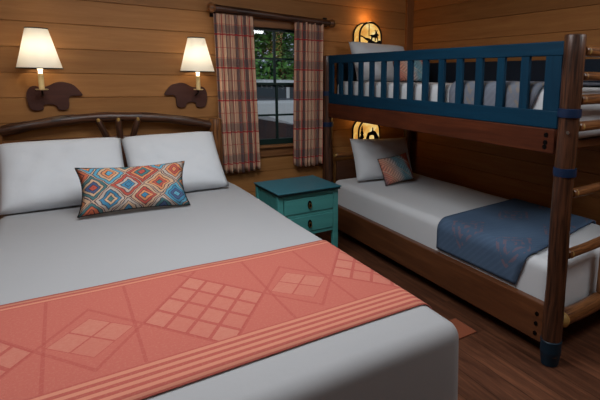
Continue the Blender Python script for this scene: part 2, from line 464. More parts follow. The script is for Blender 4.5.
def pillow(name, wd, ht, th, loc, tilt, rz, mat, label, cat='pillow', group=None, pinch=.05, seed=1, sag=.012, roll=0, n=26, power=.5, piping=None):
    bm = bmesh.new(); uvl = bm.loops.layers.uv.verify(); V = {}
    for s in (1, -1):
        for i in range(n+1):
            for j in range(n+1):
                u = -1+2*i/n; v = -1+2*j/n
                edge = i in (0, n) or j in (0, n)
                if edge and s == -1: V[s, i, j] = V[1, i, j]; continue
                x = wd/2*u*(1 - pinch*(1-v*v)); z = ht/2*v*(1 - pinch*1.2*(1-u*u)) + ht/2
                t = max(0, (1-u**4)*(1-v**4))**power
                t *= th/2*(1 + .08*noise.noise(Vector((u*1.6+seed, v*1.6, s))))
                wri = sag*noise.noise(Vector((u*3.2+seed*5, v*3.2, seed)))*min(1, 3*(1-max(abs(u), abs(v))))
                V[s, i, j] = bm.verts.new((x, -s*(t) + wri, z))
    for s in (1, -1):
        for i in range(n):
            for j in range(n):
                q = [(i, j), (i+1, j), (i+1, j+1), (i, j+1)]
                f = bm.faces.new([V[s, a, b] for a, b in (q if s == 1 else q[::-1])])
                for lp, (a, b) in zip(f.loops, (q if s == 1 else q[::-1])): lp[uvl].uv = (a/n, b/n)
    root_needed = piping is not None
    rot = Matrix.Rotation(rz, 4, 'Z') @ Matrix.Rotation(-tilt, 4, 'X') @ Matrix.Rotation(roll, 4, 'Y')
    o = finish(name, bm, mat, None, 'all'); o.matrix_world = Matrix.Translation(loc) @ rot
    tag(o, label, cat, group)
    if piping:
        pb = bmesh.new(); pts = []
        def P(u, v): return Vector((wd/2*u*(1-pinch*(1-v*v)), 0, ht/2*v*(1-pinch*1.2*(1-u*u)) + ht/2))
        for k in range(20): pts.append(P(-1+2*k/20, -1))
        for k in range(20): pts.append(P(1, -1+2*k/20))
        for k in range(20): pts.append(P(1-2*k/20, 1))
        for k in range(21): pts.append(P(-1, 1-2*k/20))
        tube(pb, pts, .003, 6); pp = finish('piping', pb, piping, o, 'all')
    return o

# ------------------------------------------------------------------ setting
YB, XR = 3.89, 3.062
XL, YF, ZC = -1.7, -1.5, 2.52
WX0, WX1, WZ0, WZ1 = 1.245, 1.895, .845, 1.86      # window opening
def boards(segs, along, face, sgn, grooves, name, mat):
    """tongue-and-groove boards: each stretch (a0, a1, z0, z1) gets its own row of shallow V joints"""
    bm = bmesh.new()
    for a0, a1, z0, z1 in segs:
        zs = [(z0, 0)]
        for g_ in grooves:
            if z0+.006 < g_ < z1-.006: zs += [(g_-.0032, 0), (g_, .007), (g_+.0032, 0)]
        zs.append((z1, 0))
        prev = None
        for z, d in zs:
            if along == 'x': pr = (bm.verts.new((a0, face + sgn*d, z)), bm.verts.new((a1, face + sgn*d, z)))
            else: pr = (bm.verts.new((face + sgn*d, a0, z)), bm.verts.new((face + sgn*d, a1, z)))
            if prev: bm.faces.new((prev[0], prev[1], pr[1], pr[0]))
            prev = pr
    # solid body behind the boards
    for a0, a1, z0, z1 in segs:
        if along == 'x': box(bm, a0, a1, face + sgn*.008, face + sgn*.14, z0, z1)
        else: box(bm, face + sgn*.008, face + sgn*.14, a0, a1, z0, z1)
    return struct(finish(name, bm, mat, recalc=False))
gr_b = [1.277 + .1664*k for k in range(-8, 8)]
gr_r = [1.305 + .1664*k for k in range(-8, 8)]
boards([(XL-.14, WX0, 0, ZC), (WX1, XR+.14, 0, ZC), (WX0, WX1, 0, WZ0), (WX0, WX1, WZ1, ZC)], 'x', YB, 1, gr_b, 'wall_back', M['wall_x'])
boards([(YF, YB, 0, ZC)], 'y', XR, 1, gr_r, 'wall_right', M['wall_y'])
boards([(YF, YB, 0, ZC)], 'y', XL, -1, gr_r, 'wall_left', M['wall_y'])
boards([(XL-.14, XR+.14, 0, ZC)], 'x', YF, -1, gr_b, 'wall_front', M['wall_x'])
struct(finish('floor', bx(XL-.14, XR+.14, YF-.14, YB+.14, -.1, 0), M['floor']))
struct(finish('ceiling', bx(XL-.14, XR+.14, YF-.14, YB+.14, ZC, ZC+.1), M['ceil']))
struct(finish('trim_1', bx(XR-.085, XR-.0, YB-.03, YB-.0005, 0.0, ZC, bev=.003), M['trim']))
struct(finish('baseboard_back', bx(XL, XR-.078, YB-.018, YB, 0, .09, bev=.003), M['trim_x']))
struct(finish('baseboard_right', bx(XR-.018, XR, YF, YB-.03, 0, .09, bev=.003), M['rail']))

# window
win = bpy.data.objects.new('window_1', None); COL.objects.link(win); win.location = ((WX0+WX1)/2, YB, WZ0); struct(win)
bm = bmesh.new(); cs = .07
box(bm, WX0-cs, WX0, YB-.022, YB-.0005, WZ0-.005, WZ1+cs, bev=.003); box(bm, WX1, WX1+cs, YB-.022, YB-.0005, WZ0-.005, WZ1+cs, bev=.003)
wchild('casing', bm, M['trim'], win)
wchild('head_casing', bx(WX0, WX1, YB-.022, YB-.0005, WZ1-.005, WZ1+cs, bev=.003), M['trim_x'], win)
wchild('window_sill', bx(WX0-.09, WX1+.09, YB-.05, YB+.05, WZ0-.022, WZ0-.002, bev=.004), M['trim_x'], win)
wchild('apron', bx(WX0-.07, WX1+.07, YB-.02, YB-.0005, WZ0-.10, WZ0-.023, bev=.003), M['trim_x'], win)
zm = 1.372
def sash(z0, z1, y, bars):
    bm = bmesh.new(); e = .022
    box(bm, WX0+.002, WX0+.03, y, y+.03, z0, z1); box(bm, WX1-.03, WX1-.002, y, y+.03, z0, z1)
    box(bm, WX0+.03, WX1-.03, y, y+.03, z0, z0+(.05 if z0 < 1 else e)); box(bm, WX0+.03, WX1-.03, y, y+.03, z1-e, z1)
    s = wchild('sash', bm, M['sash'], win)
    b = bmesh.new(); xm = (WX0+WX1)/2 + .01
    box(b, xm-.009, xm+.009, y+.004, y+.026, z0+e, z1-e)
    for z in bars: box(b, WX0+.03, WX1-.03, y+.005, y+.025, z-.008, z+.008)
    wchild('muntins', b, M['sash'], s)
    wchild('pane', bx(WX0+.03, WX1-.03, y+.013, y+.017, z0+e, z1-e), M['glass'], s)
sash(WZ0, zm+.02, YB+.012, [1.107]); sash(zm-.02, WZ1-.004, YB+.046, [1.60])
wchild('jamb', bx(WX0, WX0+.002, YB, YB+.13, WZ0, WZ1), M['sash'], win)

# ------------------------------------------------------------------ curtain rod and curtains
ZR = 1.955; YR = 3.81
rod = thing('curtain_rod', 'dark varnished log curtain rod running above the window', 'curtain rod', (1.59, YR, ZR))
pts, rad = logpts((1.025, YR, ZR+.012), (2.07, YR, ZR-.026), .029, .027, 3, .003)
wchild('pole', tube(bmesh.new(), pts, rad, 18, True, 3, .04), M['log'], rod, True)
for x in (1.01, 2.085):
    b = bmesh.new(); pts = [(x + (.032 if x < 1.5 else -.032)*k, YR, ZR+.012 if x < 1.5 else ZR-.026) for k in (1, .5, 0, -.4, -.7)]
    tube(b, pts, [.029, .037, .038, .034, .02], 16); wchild('finial', b, M['logl'], rod, True)
for x in (1.04, 2.045):
    b = bmesh.new(); box(b, x-.012, x+.012, YR+.018, YB-.004, ZR-.03, ZR-.005, bev=.003); box(b, x-.02, x+.02, YB-.012, YB-.001, ZR-.05, ZR+.03, bev=.003)
    wchild('bracket', b, M['iron'], rod)
def curtain(x0, x1, xb0, xb1, zt, zb, seed, label):
    bm = bmesh.new(); uvl = bm.loops.layers.uv.verify(); NX = 110; NZ = 36; npl = 7
    prevu = None; G_ = []
    for j in range(NZ+1):
        t = j/NZ; row = []; L = 0; last = None
        for i in range(NX+1):
            s = i/NX
            xx = (x0+(x1-x0)*s)*(1-t) + (xb0+(xb1-xb0)*s)*t
            ph = 2*PI*npl*s + .5*noise.noise(Vector((s*3+seed, t*1.5, 0)))
            amp = .016 + .010*t
            y = YR + .003 + amp*math.sin(ph) + .007*math.sin(ph*.5+seed) + .012*t*noise.noise(Vector((s*2, t*2, seed)))
            z = zt + (zb-zt)*t + (.006*math.sin(ph*.5+1) - .014*math.sin(PI*s) if j == NZ else 0)
            if t < .001: y = YR + .9*(y-YR)
            p = Vector((xx, y, z)); row.append((bm.verts.new(p), s*.62 + seed*.05, zt-(zt-zb)*t))
        G_.append(row)
    for j in range(NZ):
        for i in range(NX):
            q = (G_[j][i], G_[j][i+1], G_[j+1][i+1], G_[j+1][i])
            f = bm.faces.new([a[0] for a in q])
            for lp, a in zip(f.loops, q): lp[uvl].uv = (a[1], a[2])
    o = finish('curtain', bm, M['plaid'], None, 'all')
    o.modifiers.new('thickness', 'SOLIDIFY').thickness = .002
    return tag(o, label, 'curtain', 'plaid curtains at the window')
curtain(1.03, 1.345, 1.05, 1.38, ZR-.028, .655, 0, 'red and beige plaid curtain hanging left of the window panes')
curtain(1.715, 1.99, 1.69, 1.975, ZR-.034, .65, 2.4, 'red and beige plaid curtain right of the window beside the bunk bed')

# ------------------------------------------------------------------ double bed
bed = thing('double_bed', 'double bed with a dark bent log headboard against the pine wall', 'bed', (.35, 2.4, 0))
wchild('bed_base', bx(-.30, 1.0, 1.2, 3.68, .06, .34, bev=.01), M['rail'], bed)
wchild('mattress', slab(-.27, .97, 1.25, 3.66, roundprof(.05, .62, .345, under=.03), 8, 12), M['white'], bed, True)
hb = bx(-.32, 1.02, 3.80, 3.825, .30, .93, bev=.004); hbo = wchild('headboard', hb, M['board_x'], bed)
for x, s in ((-.375, 1), (1.01, 2)):
    wchild('post', logbm((x, 3.80, 0.0), (x, 3.80, 1.105), .052, .049, s, 22), M['logl'], bed, True)
arch = []
for k in range(25):
    t = k/24; x = -.335 + t*1.305; z = 1.055 + .085*math.sin(PI*min(1, max(0, t)))**.9 + (.012 if t < .5 else 0)*(1-t*2) 
    arch.append((x, 3.80, z))
wchild('arched_rail', tube(bmesh.new(), arch, [.034+.003*math.sin(k*1.3) for k in range(25)], 18, True, 5, .05), M['log'], hbo, True)
pts, rad = logpts((-.33, 3.80, .985), (.985, 3.80, .982), .022, .022, 9, .004)
wchild('cross_rail', tube(bmesh.new(), pts, rad, 16, True, 9, .05), M['board_x'] if False else M['logl'], hbo, True)
for xt, xb in ((.205, .262), (.327, .334), (.452, .405)):
    a = Vector((xt, 3.775, 1.118)); b_ = Vector((xb, 3.785, .965))
    sp = wchild('spindle', logbm(a, b_,   .021, .021, xt*10, 12), M['log'], hbo, True)
    tb = bmesh.new(); tube(tb, [a + Vector((0, -.004, .012)), a + Vector((0, -.012, .004)), a + Vector((0, -.012, -.006))], [.009, .012, .009], 10)
    wchild('tenon', tb, M['tenon'], sp, True)

def duv(co):
    n1 = noise.noise(Vector((co.x*2.3, co.y*2.0, 0)))
    a = min(1, max(0, (co.z-.5)/.1)); k = min(1, max(0, (.62-co.z)/.58))
    co.z += a*(.006*n1 - .02*max(0, (co.y-3.35))/.3)
    wv = math.sin(co.y*9 + 2*n1)*.010 + math.sin(co.x*8 + co.y*3)*.008
    dx, dy = co.x-.35, co.y-2.4
    if abs(dx)/.7 > abs(dy)/1.36: co.x += math.copysign(1, dx)*wv*k
    else: co.y += math.copysign(1, dy)*wv*k
    return co
dv = finish('duvet', slab(-.285, .992, 1.055, 3.60, roundprof(.058, .655, .035, .014, 8), 30, 50, 9, duv, bottom=False), M['duvet'], None, 'all')
dv.modifiers.new('thickness', 'SOLIDIFY').thickness = .006
dv.modifiers['thickness'].offset = -1
tag(dv, 'plain white bed cover spread over the double bed, falling to the floor', 'bed cover')

def drape(name, profile, y_a, y_b, ny, mat, lift, jitter=.002, disp=None):
    """cloth laid across a bed: profile = list of (x, z, arclength); y_a(x), y_b(x) give its two edges"""
    bm = bmesh.new(); uvl = bm.loops.layers.uv.verify(); G_ = []
    for k, (x, z, s) in enumerate(profile):
        row = []
        for j in range(ny+1):
            t = j/ny; ya, yb = y_a(s), y_b(s); y = ya + (yb-ya)*t
            j_ = jitter*noise.noise(Vector((s*4, y*4, 3)))
            co = Vector((x, y, z + j_))
            if disp: co = disp(co)
            row.append((bm.verts.new(co), s, y))
        G_.append(row)
    for a, b in zip(G_, G_[1:]):
        for j in range(ny):
            q = (a[j], b[j], b[j+1], a[j+1]); f = bm.faces.new([w_[0] for w_ in q])
            for lp, w_ in zip(f.loops, q): lp[uvl].uv = (w_[1], w_[2])
    o = finish(name, bm, mat, None, 'all'); m = o.modifiers.new('thickness', 'SOLIDIFY'); m.thickness = lift; m.offset = 1
    return o
def bedprofile(xa, xb, zt, r, za, zb, off):
    """from the left hanging edge, over the top, to the right hanging edge"""
    P = []
    def add(x, z):
        s = 0 if not P else P[-1][2] + math.hypot(x-P[-1][0], z-P[-1][1]); P.append((x, z, s))
    R_ = r + off
    for k in range(8): add(xa - R_ , za + (zt - r - za)*k/7)
    for k in range(1, 8): a = PI/2*k/7; add(xa - R_*math.cos(a), zt - r + R_*math.sin(a))
    for k in range(1, 24): add(xa + (xb-xa)*k/24, zt + off)
    for k in range(0, 8): a = PI/2*k/7; add(xb + R_*math.sin(a), zt - r + R_*math.cos(a))
    for k in range(1, 8): add(xb + R_, zt - r - (zt - r - zb)*k/7)
    return P
pr = bedprofile(-.285, .992, .655, .058, .30, .30, .004)
s0 = min(pr, key=lambda p: abs(p[0]-.35) + abs(p[1]-.66))[2] - .35
pr = [(x, z, s - s0) for x, z, s in pr]
rn = drape('bed_runner', pr, lambda s: 1.168, lambda s: 1.935, 16, M['runner'], .003, .0, duv)
tag(rn, 'coral bed runner with pale diamond pattern lying across the double bed', 'bed runner')

G1 = 'white pillows on the double bed'
pillow('pillow', .66, .485, .17, (-.005, 3.20, .668), R(44), R(2), M['whitep'], 'white pillow standing on the left half of the double bed', 'pillow', G1, seed=1, pinch=.03, power=.42)
pillow('pillow', .61, .49, .17, (.632, 3.22, .668), R(44), R(0), M['whitep'], 'white pillow standing on the right half of the double bed', 'pillow', G1, seed=4, pinch=.03, power=.42, roll=R(-1.5))
pillow('cushion', .575, .285, .12, (.315, 2.90, .670), R(30), R(-1), M['cush'], 'colourful geometric lumbar cushion leaning on the white double bed pillows', 'cushion', None, seed=6, pinch=.10, piping=M['black'], roll=R(1))

# ------------------------------------------------------------------ bear sconces
def bear_sconce(cx, flip, label):
    """cx = centre of the candle; the bear's head points to +x unless flip"""
    f = -1 if flip else 1
    t = thing('bear_wall_lamp', label, 'wall lamp', (cx, YB, 1.19), 0, 'bear lamps above the double bed')
    P = [(-.088, .075), (-.092, .11), (-.075, .155), (-.045, .17), (-.01, .158), (.03, .165), (.07, .190), (.105, .198), (.14, .190), (.175, .178), (.20, .15), (.228, .108), (.222, .098), (.19, .10), (.155, .098), (.143, .08), (.145, .045), (.14, .015), (.125, .003), (.09, .001), (.075, .01), (.074, .025), (.06, .04), (.02, .045), (-.005, .035), (.0, .018), (-.008, .003), (-.05, .0), (-.075, .012), (-.085, .04)]
    P = [(f*x, z) for x, z in P]
    P = smoothpoly(P, 1)
    finish('bear_plaque', prism(P, -.024, -.003), M['bear'], t)
    b = bmesh.new(); tube(b, [(0, -.024, .10), (0, -.06, .105), (0, -.115, .125), (0, -.125, .145)], .006, 8); finish('arm', b, M['iron'], t, True)
    b = bmesh.new(); lathe(b, [(.002, .142), (.03, .142), (.037, .148), (.036, .15), (.002, .147)], 0, -.125, 20); finish('drip_pan', b, M['sleeve'], t, True)
    b = bmesh.new(); lathe(b, [(.0155, .148), (.0155, .245), (.012, .249)], 0, -.125, 16); finish('candle_sleeve', b, M['sleeve'], t, True)
    b = bmesh.new(); lathe(b, [(.012, .249), (.012, .27), (.026, .30), (.03, .325), (.022, .35), (.006, .362)], 0, -.125, 14)
    g = G('bulb_glass'); bulb = g.out((1, .9, .7, 1), .3, 0, .3, Emission_Color=(1, .85, .6, 1), Emission_Strength=2.5)
    finish('bulb', b, bulb, t, True)
    b = bmesh.new(); lathe(b, [(.124, .283), (.0605, .536)], 0, -.125, 36, False)
    sh = finish('lamp_shade', b, M['shade'], t, 'all')
    for r_, z in ((.1245, .283), (.061, .536)):
        b = bmesh.new(); tube(b, [(r_*math.cos(a*2*PI/36), -.125 + r_*math.sin(a*2*PI/36), z) for a in range(37)], .0038, 6, False)
        finish('shade_trim', b, M['black'], sh, True)
    b = bmesh.new()
    for a in range(3): tube(b, [(0, -.125, .36), (.058*math.cos(a*2.09), -.125+.058*math.sin(a*2.09), .53)], .0014, 5)
    finish('spider', b, M['iron'], sh)
    l = bpy.data.lights.new('bulb_light', 'POINT'); l.energy = 1.15; l.color = (1, .87, .68); l.shadow_soft_size = .035
    lo = bpy.data.objects.new('bulb_light', l); COL.objects.link(lo); lo.parent = t; lo.location = (0, -.125, .40)
    return t
bear_sconce(-.098, False, 'lit wall lamp above left pillow, bear plaque facing right')
bear_sconce(.883, True, 'lit wall lamp beside left curtain, bear plaque facing left')

# ------------------------------------------------------------------ arched mica sconces over the bunks
def mica_sconce(x0, z0, scene, label):
    wd, ht, dp = .245, .215, .115; y0 = YB-.004; y1 = YB-dp
    t = thing('arched_wall_lamp', label, 'wall lamp', (x0+wd/2, YB, z0), 0, 'arched amber lamps over the bunks')
    def arc(ins=0, n=26):
        pts = []; r = wd/2 - ins; h = ht - wd/2
        pts.append((-r, ins)); 
        for k in range(n+1):
            a = PI - PI*k/n; pts.append((r*math.cos(a), h + r*math.sin(a)))
        pts.append((r, ins)); return pts
    # curved side of mica
    b = bmesh.new(); A = arc(.004); 
    v0 = [b.verts.new((x, y0-YB, z)) for x, z in A]; v1 = [b.verts.new((x, y1-YB, z)) for x, z in A]
    for i in range(len(A)-1): b.faces.new((v0[i], v0[i+1], v1[i+1], v1[i]))
    finish('side_panel', b, M['mica'], t, 'all').modifiers.new('thickness', 'SOLIDIFY').thickness = .002
    b = bmesh.new(); b.faces.new([b.verts.new((x, y1-YB+.004, z)) for x, z in A]); finish('front_panel', b, M['mica'], t).modifiers.new('thickness', 'SOLIDIFY').thickness = .002
    b = bmesh.new()
    for yy in (y0, y1):
        A2 = arc(0); A2.append(A2[0]); tube(b, [(x, yy-YB, z) for x, z in A2], .0095, 8, False)
    for sx in (-1, 1): tube(b, [(sx*wd/2, y0-YB, .0), (sx*wd/2, y1-YB, .0)], .006, 8)
    finish('frame', b, M['iron'], t, True)
    # cut-out silhouettes
    yb = y1-YB-.003
    if scene == 'animal':
        b = prism([(-.025, .20), (-.018, .20), (-.018, .085), (-.025, .085)], yb-.004, yb, 0); finish('divider', b, M['iron'], t)
        hill = [(-.118, .004), (.118, .004), (.118, .05), (.095, .055), (.06, .035), (.02, .048), (-.02, .068), (-.06, .072), (-.10, .088), (-.118, .09), (-.118, .078), (-.09, .072), (-.06, .052), (-.03, .04), (-.04, .02), (-.10, .015)]
        finish('hill_cutout', prism(hill, yb-.004, yb, 0), M['iron'], t)
        moose = [(.0, .05), (.004, .085), (-.012, .092), (.0, .102), (.03, .104), (.048, .112), (.052, .13), (.042, .15), (.05, .152), (.06, .128), (.066, .15), (.074, .15), (.07, .122), (.088, .108), (.09, .098), (.078, .094), (.082, .07), (.084, .045), (.076, .045), (.072, .07), (.058, .08), (.054, .045), (.046, .045), (.044, .075), (.02, .076), (.014, .045)]
        finish('moose_cutout', prism(moose, yb-.004, yb, 0), M['iron'], t)
    else:
        tree = [(-.112, .004), (-.07, .004), (-.075, .03), (-.062, .034), (-.075, .07), (-.068, .074), (-.08, .11), (-.076, .114), (-.088, .16), (-.10, .114), (-.096, .11), (-.108, .074), (-.10, .07), (-.115, .034)]
        finish('tree_cutout', prism(tree, yb-.004, yb, 0), M['iron'], t)
        bear = [(-.04, .004), (-.04, .03), (-.03, .055), (-.022, .075), (-.01, .085), (.02, .09), (.03, .10), (.032, .13), (.042, .13), (.045, .10), (.07, .088), (.085, .07), (.098, .05), (.112, .03), (.112, .004), (.06, .004), (.055, .03), (.05, .052), (.02, .055), (.0, .05), (-.004, .03), (-.004, .004)]
        finish('bear_cutout', prism(bear, yb-.004, yb, 0), M['iron'], t)
    l = bpy.data.lights.new('bulb_light', 'POINT'); l.energy = 1.1; l.color = (1, .5, .14); l.shadow_soft_size = .03
    lo = bpy.data.objects.new('bulb_light', l); COL.objects.link(lo); lo.parent = t; lo.location = (-.0, -.09, ht+.045 if scene == 'animal' else ht+.03)
    return t
mica_sconce(2.355, 1.752, 'animal', 'lit arched amber wall lamp above the upper bunk pillow')
mica_sconce(2.355, .835, 'bear', 'lit arched amber wall lamp behind the lower bunk pillow')

# ------------------------------------------------------------------ nightstand
ns = thing('nightstand', 'teal two-drawer nightstand between the double bed and bunk bed', 'nightstand', (1.436, 3.185, 0), R(2))
W2, D2, H2 = .225, .20, .64
finish('top', bx(-W2-.032, W2+.032, -D2-.032, D2+.02, H2-.008, H2, bev=.003), M['teald'], ns)
finish('top_moulding', bx(-W2-.026, W2+.026, -D2-.026, D2+.016, H2-.026, H2-.0085, bev=.005), M['tealedge'], ns)
for sx in (-1, 1):
    finish('side_panel', bx(sx*W2-.009 + (-.0 if sx < 0 else -.0), sx*W2+.009, -D2+.036, D2, .29, H2-.027, bev=.002), M['teal'], ns)
    for sy, yy in ((-1, -D2), (1, D2-.02)):
        finish('leg', bx(sx*W2-.022, sx*W2+.022, yy, yy+.034, 0, H2-.027, bev=.004), M['teal'], ns)
finish('back_panel', bx(-W2+.01, W2-.01, D2-.03, D2-.015, .29, H2-.03), M['teal'], ns)
for z in (H2-.045, .452, .305): finish('drawer_divider', bx(-W2+.023, W2-.023, -D2+.002, -D2+.03, z-.012, z+.014, bev=.002), M['teal'], ns)
for z0, z1 in ((.468, H2-.061), (.321, .438)):
    dr = finish('drawer', bx(-W2+.026, W2-.026, -D2-.004, D2-.06, z0, z1, bev=.003), M['teal'], ns)
    zc = (z0+z1)/2
    b = bmesh.new(); n = 20
    vs = [b.verts.new((.017*math.cos(2*PI*k/n), -D2-.0045, zc + .031*math.sin(2*PI*k/n))) for k in range(n)]; f = b.faces.new(vs)
    r_ = bmesh.ops.extrude_face_region(b, geom=[f])
    for v in [q for q in r_['geom'] if isinstance(q, bmesh.types.BMVert)]: v.co.y -= .004
    finish('backplate', b, M['iron'], dr)
    b = bmesh.new(); tube(b, [(.011*math.cos(2*PI*k/18), -D2-.016, zc - .006 + .017*math.sin(2*PI*k/18)) for k in range(19)], .0028, 8, False)
    tube(b, [(0, -D2-.008, zc+.012), (0, -D2-.02, zc+.012)], .005, 8); finish('ring_pull', b, M['brass'], dr, True)
finish('lower_rail', bx(-W2+.023, W2-.023, -D2+.004, -D2+.026, .10, .14, bev=.002), M['teal'], ns)

# ------------------------------------------------------------------ bunk bed
BX = 2.065
bunk = thing('bunk_bed', 'log-framed bunk bed with blue slatted guard rail along the right wall', 'bunk bed', (BX, 1.3, 0))
def add(name, bm, mat, smooth=False, parent=None): return wchild(name, bm, mat, parent or bunk, smooth)
posts = []
for i, (x, y, zt) in enumerate(((1.993, 1.30, 1.665), (2.035, 3.81, 1.64), (2.985, 1.30, 1.66), (2.975, 3.80, 1.64))):
    P = add('post', logbm((x, y, .05), (x, y, zt), .049 if i != 3 else .045, .048 if i != 3 else .045, 11+i, 24, .003, .05), M['log'] , True); posts.append(P)
    b = bmesh.new(); lathe(b, [(.036, 0), (.044, .004), (.050, .06), (.053, .07), (.053, .085), (.0525, .09), (.054, .135), (.050, .14)], x, y, 24, True); add('boot', b, M['boot'], True, P)
    if x < 2.5:
        for z in (1.30, 1.015):
            b = bmesh.new(); lathe(b, [(.046, z-.021), (.0535, z-.02), (.0545, z), (.0535, z+.02), (.046, z+.021)], x, y, 24, True); add('metal_band', b, M['band'], True, P)
b = bmesh.new(); tube(b, [(1.953, 1.275, 1.21), (1.946, 1.27, 1.21)], .008, 10); add('bolt_head', b, M['steel'], True, posts[0])
# guard rail on the open side
GX0, GX1 = 2.018, 2.046
gy0, gy1 = 1.352, 3.765
gr = add('guard_rail', bx(GX0, GX1, gy0-.012, gy1+.02, 1.572, 1.642, bev=.005), M['blue'])
add('lower_rail', bx(GX0, GX1, gy0+.03, gy1, 1.212, 1.302, bev=.005), M['blue'], False, gr)
for k in range(15):
    y = 1.437 + .1632*k
    wd = .054
    if k == 0: a0, a1 = gy0+.03, 1.475
    else: a0, a1 = y-wd/2, y+wd/2
    if k == 14: a0, a1 = y-.03, gy1
    add('slat', bx(GX0+.004, GX1-.004, a0, a1, 1.300, 1.574, bev=.003), M['blue_z'], False, gr)
# upper side board with bolts
sb = add('side_board', bx(2.014, 2.05, gy0+.035, 3.765, 1.085, 1.211, bev=.006), M['board'])
for y, z in ((1.435, 1.178), (1.437, 1.14), (1.44, 1.117)):
    b = bmesh.new(); tube(b, [(2.016, y, z), (2.011, y, z)], [.014, .012], 14); bo = add('bolt_head', b, M['bolt'], True, sb)
# lower side board
lb = add('side_board', bx(1.985, 2.03, 1.335, 3.765, .085, .298, bev=.006), M['rail'])
for y, z in ((1.39, .235), (1.392, .18), (1.394, .125)):
    b = bmesh.new(); tube(b, [(1.987, y, z), (1.981, y, z)], [.013, .011], 14); add('bolt_head', b, M['bolt'], True, lb)
for z0, z1 in ((.085, .298), (1.085, 1.21)): add('wall_side_board', bx(2.985, 3.02, 1.36, 3.75, z0, z1, bev=.005), M['rail'])
for z in (.16, 1.11): add('bed_platform', bx(2.055, 2.98, 1.37, 3.74, z, z+.035), M['rail'])
add('back_guard_panel', bx(2.955, 2.98, 1.36, 3.74, 1.22, 1.60, bev=.004), M['navy'])
add('end_guard_panel', bx(2.12, 2.92, 3.775, 3.80, 1.22, 1.585, bev=.004), M['navy'])
add('end_board', bx(2.115, 2.93, 3.775, 3.80, .30, .66, bev=.004), M['board_x'])
hr = add('end_rail', logbm((2.12, 3.80, .715), (2.93, 3.80, .70), .024, .024, 31, 14), M['logl'], True)
b = bmesh.new(); tube(b, [(2.10, 3.797, .716), (2.135, 3.797, .716), (2.145, 3.797, .716)], [.014, .016, .016], 12); add('tenon', b, M['tenon'], True, hr)
add('end_rail', logbm((2.045, 1.30, .225), (2.94, 1.30, .235), .043, .043, 41, 18), M['logl'], True)
b = bmesh.new(); tube(b, [(2.03, 1.292, .228), (2.058, 1.288, .229), (2.07, 1.29, .229)], [.03, .041, .036], 14); add('tenon', b, M['tenon'], True)
lad = add('ladder_post', logbm((2.44, 1.30, .27), (2.47, 1.30, 1.60), .03, .03, 51, 16), M['logl'], True)
for i, (z, r_) in enumerate(((1.592, .026), (1.474, .021), (1.362, .025), (1.232, .025), (.902, .023), (.585, .026))):
    z2 = z + .004*(i % 2)
    rg = add('rung', logbm((2.045, 1.288, z), (2.93 if i < 4 else 2.46, 1.297, z2), r_, r_, 61+i, 16), M['logl'], True)
    b = bmesh.new(); tube(b, [(2.045, 1.286, z), (2.072, 1.284, z), (2.084, 1.286, z)], [r_*.55, r_*.95, r_*.7], 12); add('tenon', b, M['tenon_d'] if i in (1, 2) else M['tenon'], True, rg)

# mattresses with sheets
def wob(a, amp=.006):
    def f(co):
        co.z += amp*noise.noise(Vector((co.x*3+a, co.y*2.2, a))); co.x += amp*.6*noise.noise(Vector((co.z*4, co.y*3, a+4))); return co
    return f
lm = finish('mattress', slab(2.10, 2.90, 1.42, 3.68, roundprof(.055, .50, .20, .006, 6, .04), 20, 40, 8, wob(2, .005)), M['white'], None, 'all')
tag(lm, 'mattress in a smooth white sheet on the lower bunk', 'mattress', 'white sheeted bunk mattresses')
um = finish('mattress', slab(2.125, 2.90, 1.43, 3.68, roundprof(.05, 1.415, 1.15, .004, 6, .03), 20, 40, 8, wob(7, .006)), M['white'], None, 'all')
tag(um, 'mattress in a white sheet on the upper bunk behind the blue rail', 'mattress', 'white sheeted bunk mattresses')

def half_profile(xa, xb, zt, r, za, off, zb=None):
    P = bedprofile(xa, xb, zt, r, za, zb if zb is not None else zt - r - .02, off); return P
pl = half_profile(2.10, 2.90, .503, .055, .315, .010)
bl = drape('folded_blanket', pl, lambda s: 1.575 - .075*min(1, max(0, s)/.24) + .17*max(0, s-.23)/.9, lambda s: 2.235 + .09*max(0, s-.2)/.9, 18, M['bblue'], .012, .003)
tag(bl, 'blue patterned blanket folded across the foot of the lower bunk', 'blanket')
pu = half_profile(2.125, 2.90, 1.418, .05, 1.225, .010)
bu = drape('folded_blanket', pu, lambda s: 1.63 - .10*math.sin(min(1, max(0, s-.0)/.22)*PI/2), lambda s: 2.20, 18, M['bgrey'], .014, .004)
tag(bu, 'grey patterned blanket across the upper bunk seen through blue slats', 'blanket')

pillow('pillow', .61, .41, .17, (2.455, 3.44, .512), R(26), R(-5), M['whitep'], 'white pillow leaning at the head of the lower bunk', 'pillow', 'white pillows on the bunks', seed=9, pinch=.04, power=.45, roll=R(1.5))
pillow('cushion', .315, .25, .10, (2.475, 3.25, .520), R(24), R(-4), M['herr'], 'small herringbone patterned cushion leaning on the lower bunk pillow', 'cushion', None, seed=12, pinch=.05, roll=R(-7), piping=M['black'])
pillow('pillow', .60, .40, .16, (2.46, 3.48, 1.415), R(30), R(-3), M['whitep'], 'white pillow leaning on the wall at the head of the upper bunk', 'pillow', 'white pillows on the bunks', seed=15, pinch=.05, power=.45, roll=R(2))
pillow('cushion', .36, .235, .10, (2.55, 3.20, 1.42), R(20), R(-4), M['herr'], 'small patterned cushion on the upper bunk behind the blue rail', 'cushion', None, seed=16, pinch=.05, piping=M['black'])

# ------------------------------------------------------------------ floor mat
tag(finish('floor_mat', bx(1.25, 1.888, 1.712, 1.89, .001, .009, bev=.003), M['rug']), 'terracotta floor mat poking out from under the double bed cover', 'mat')

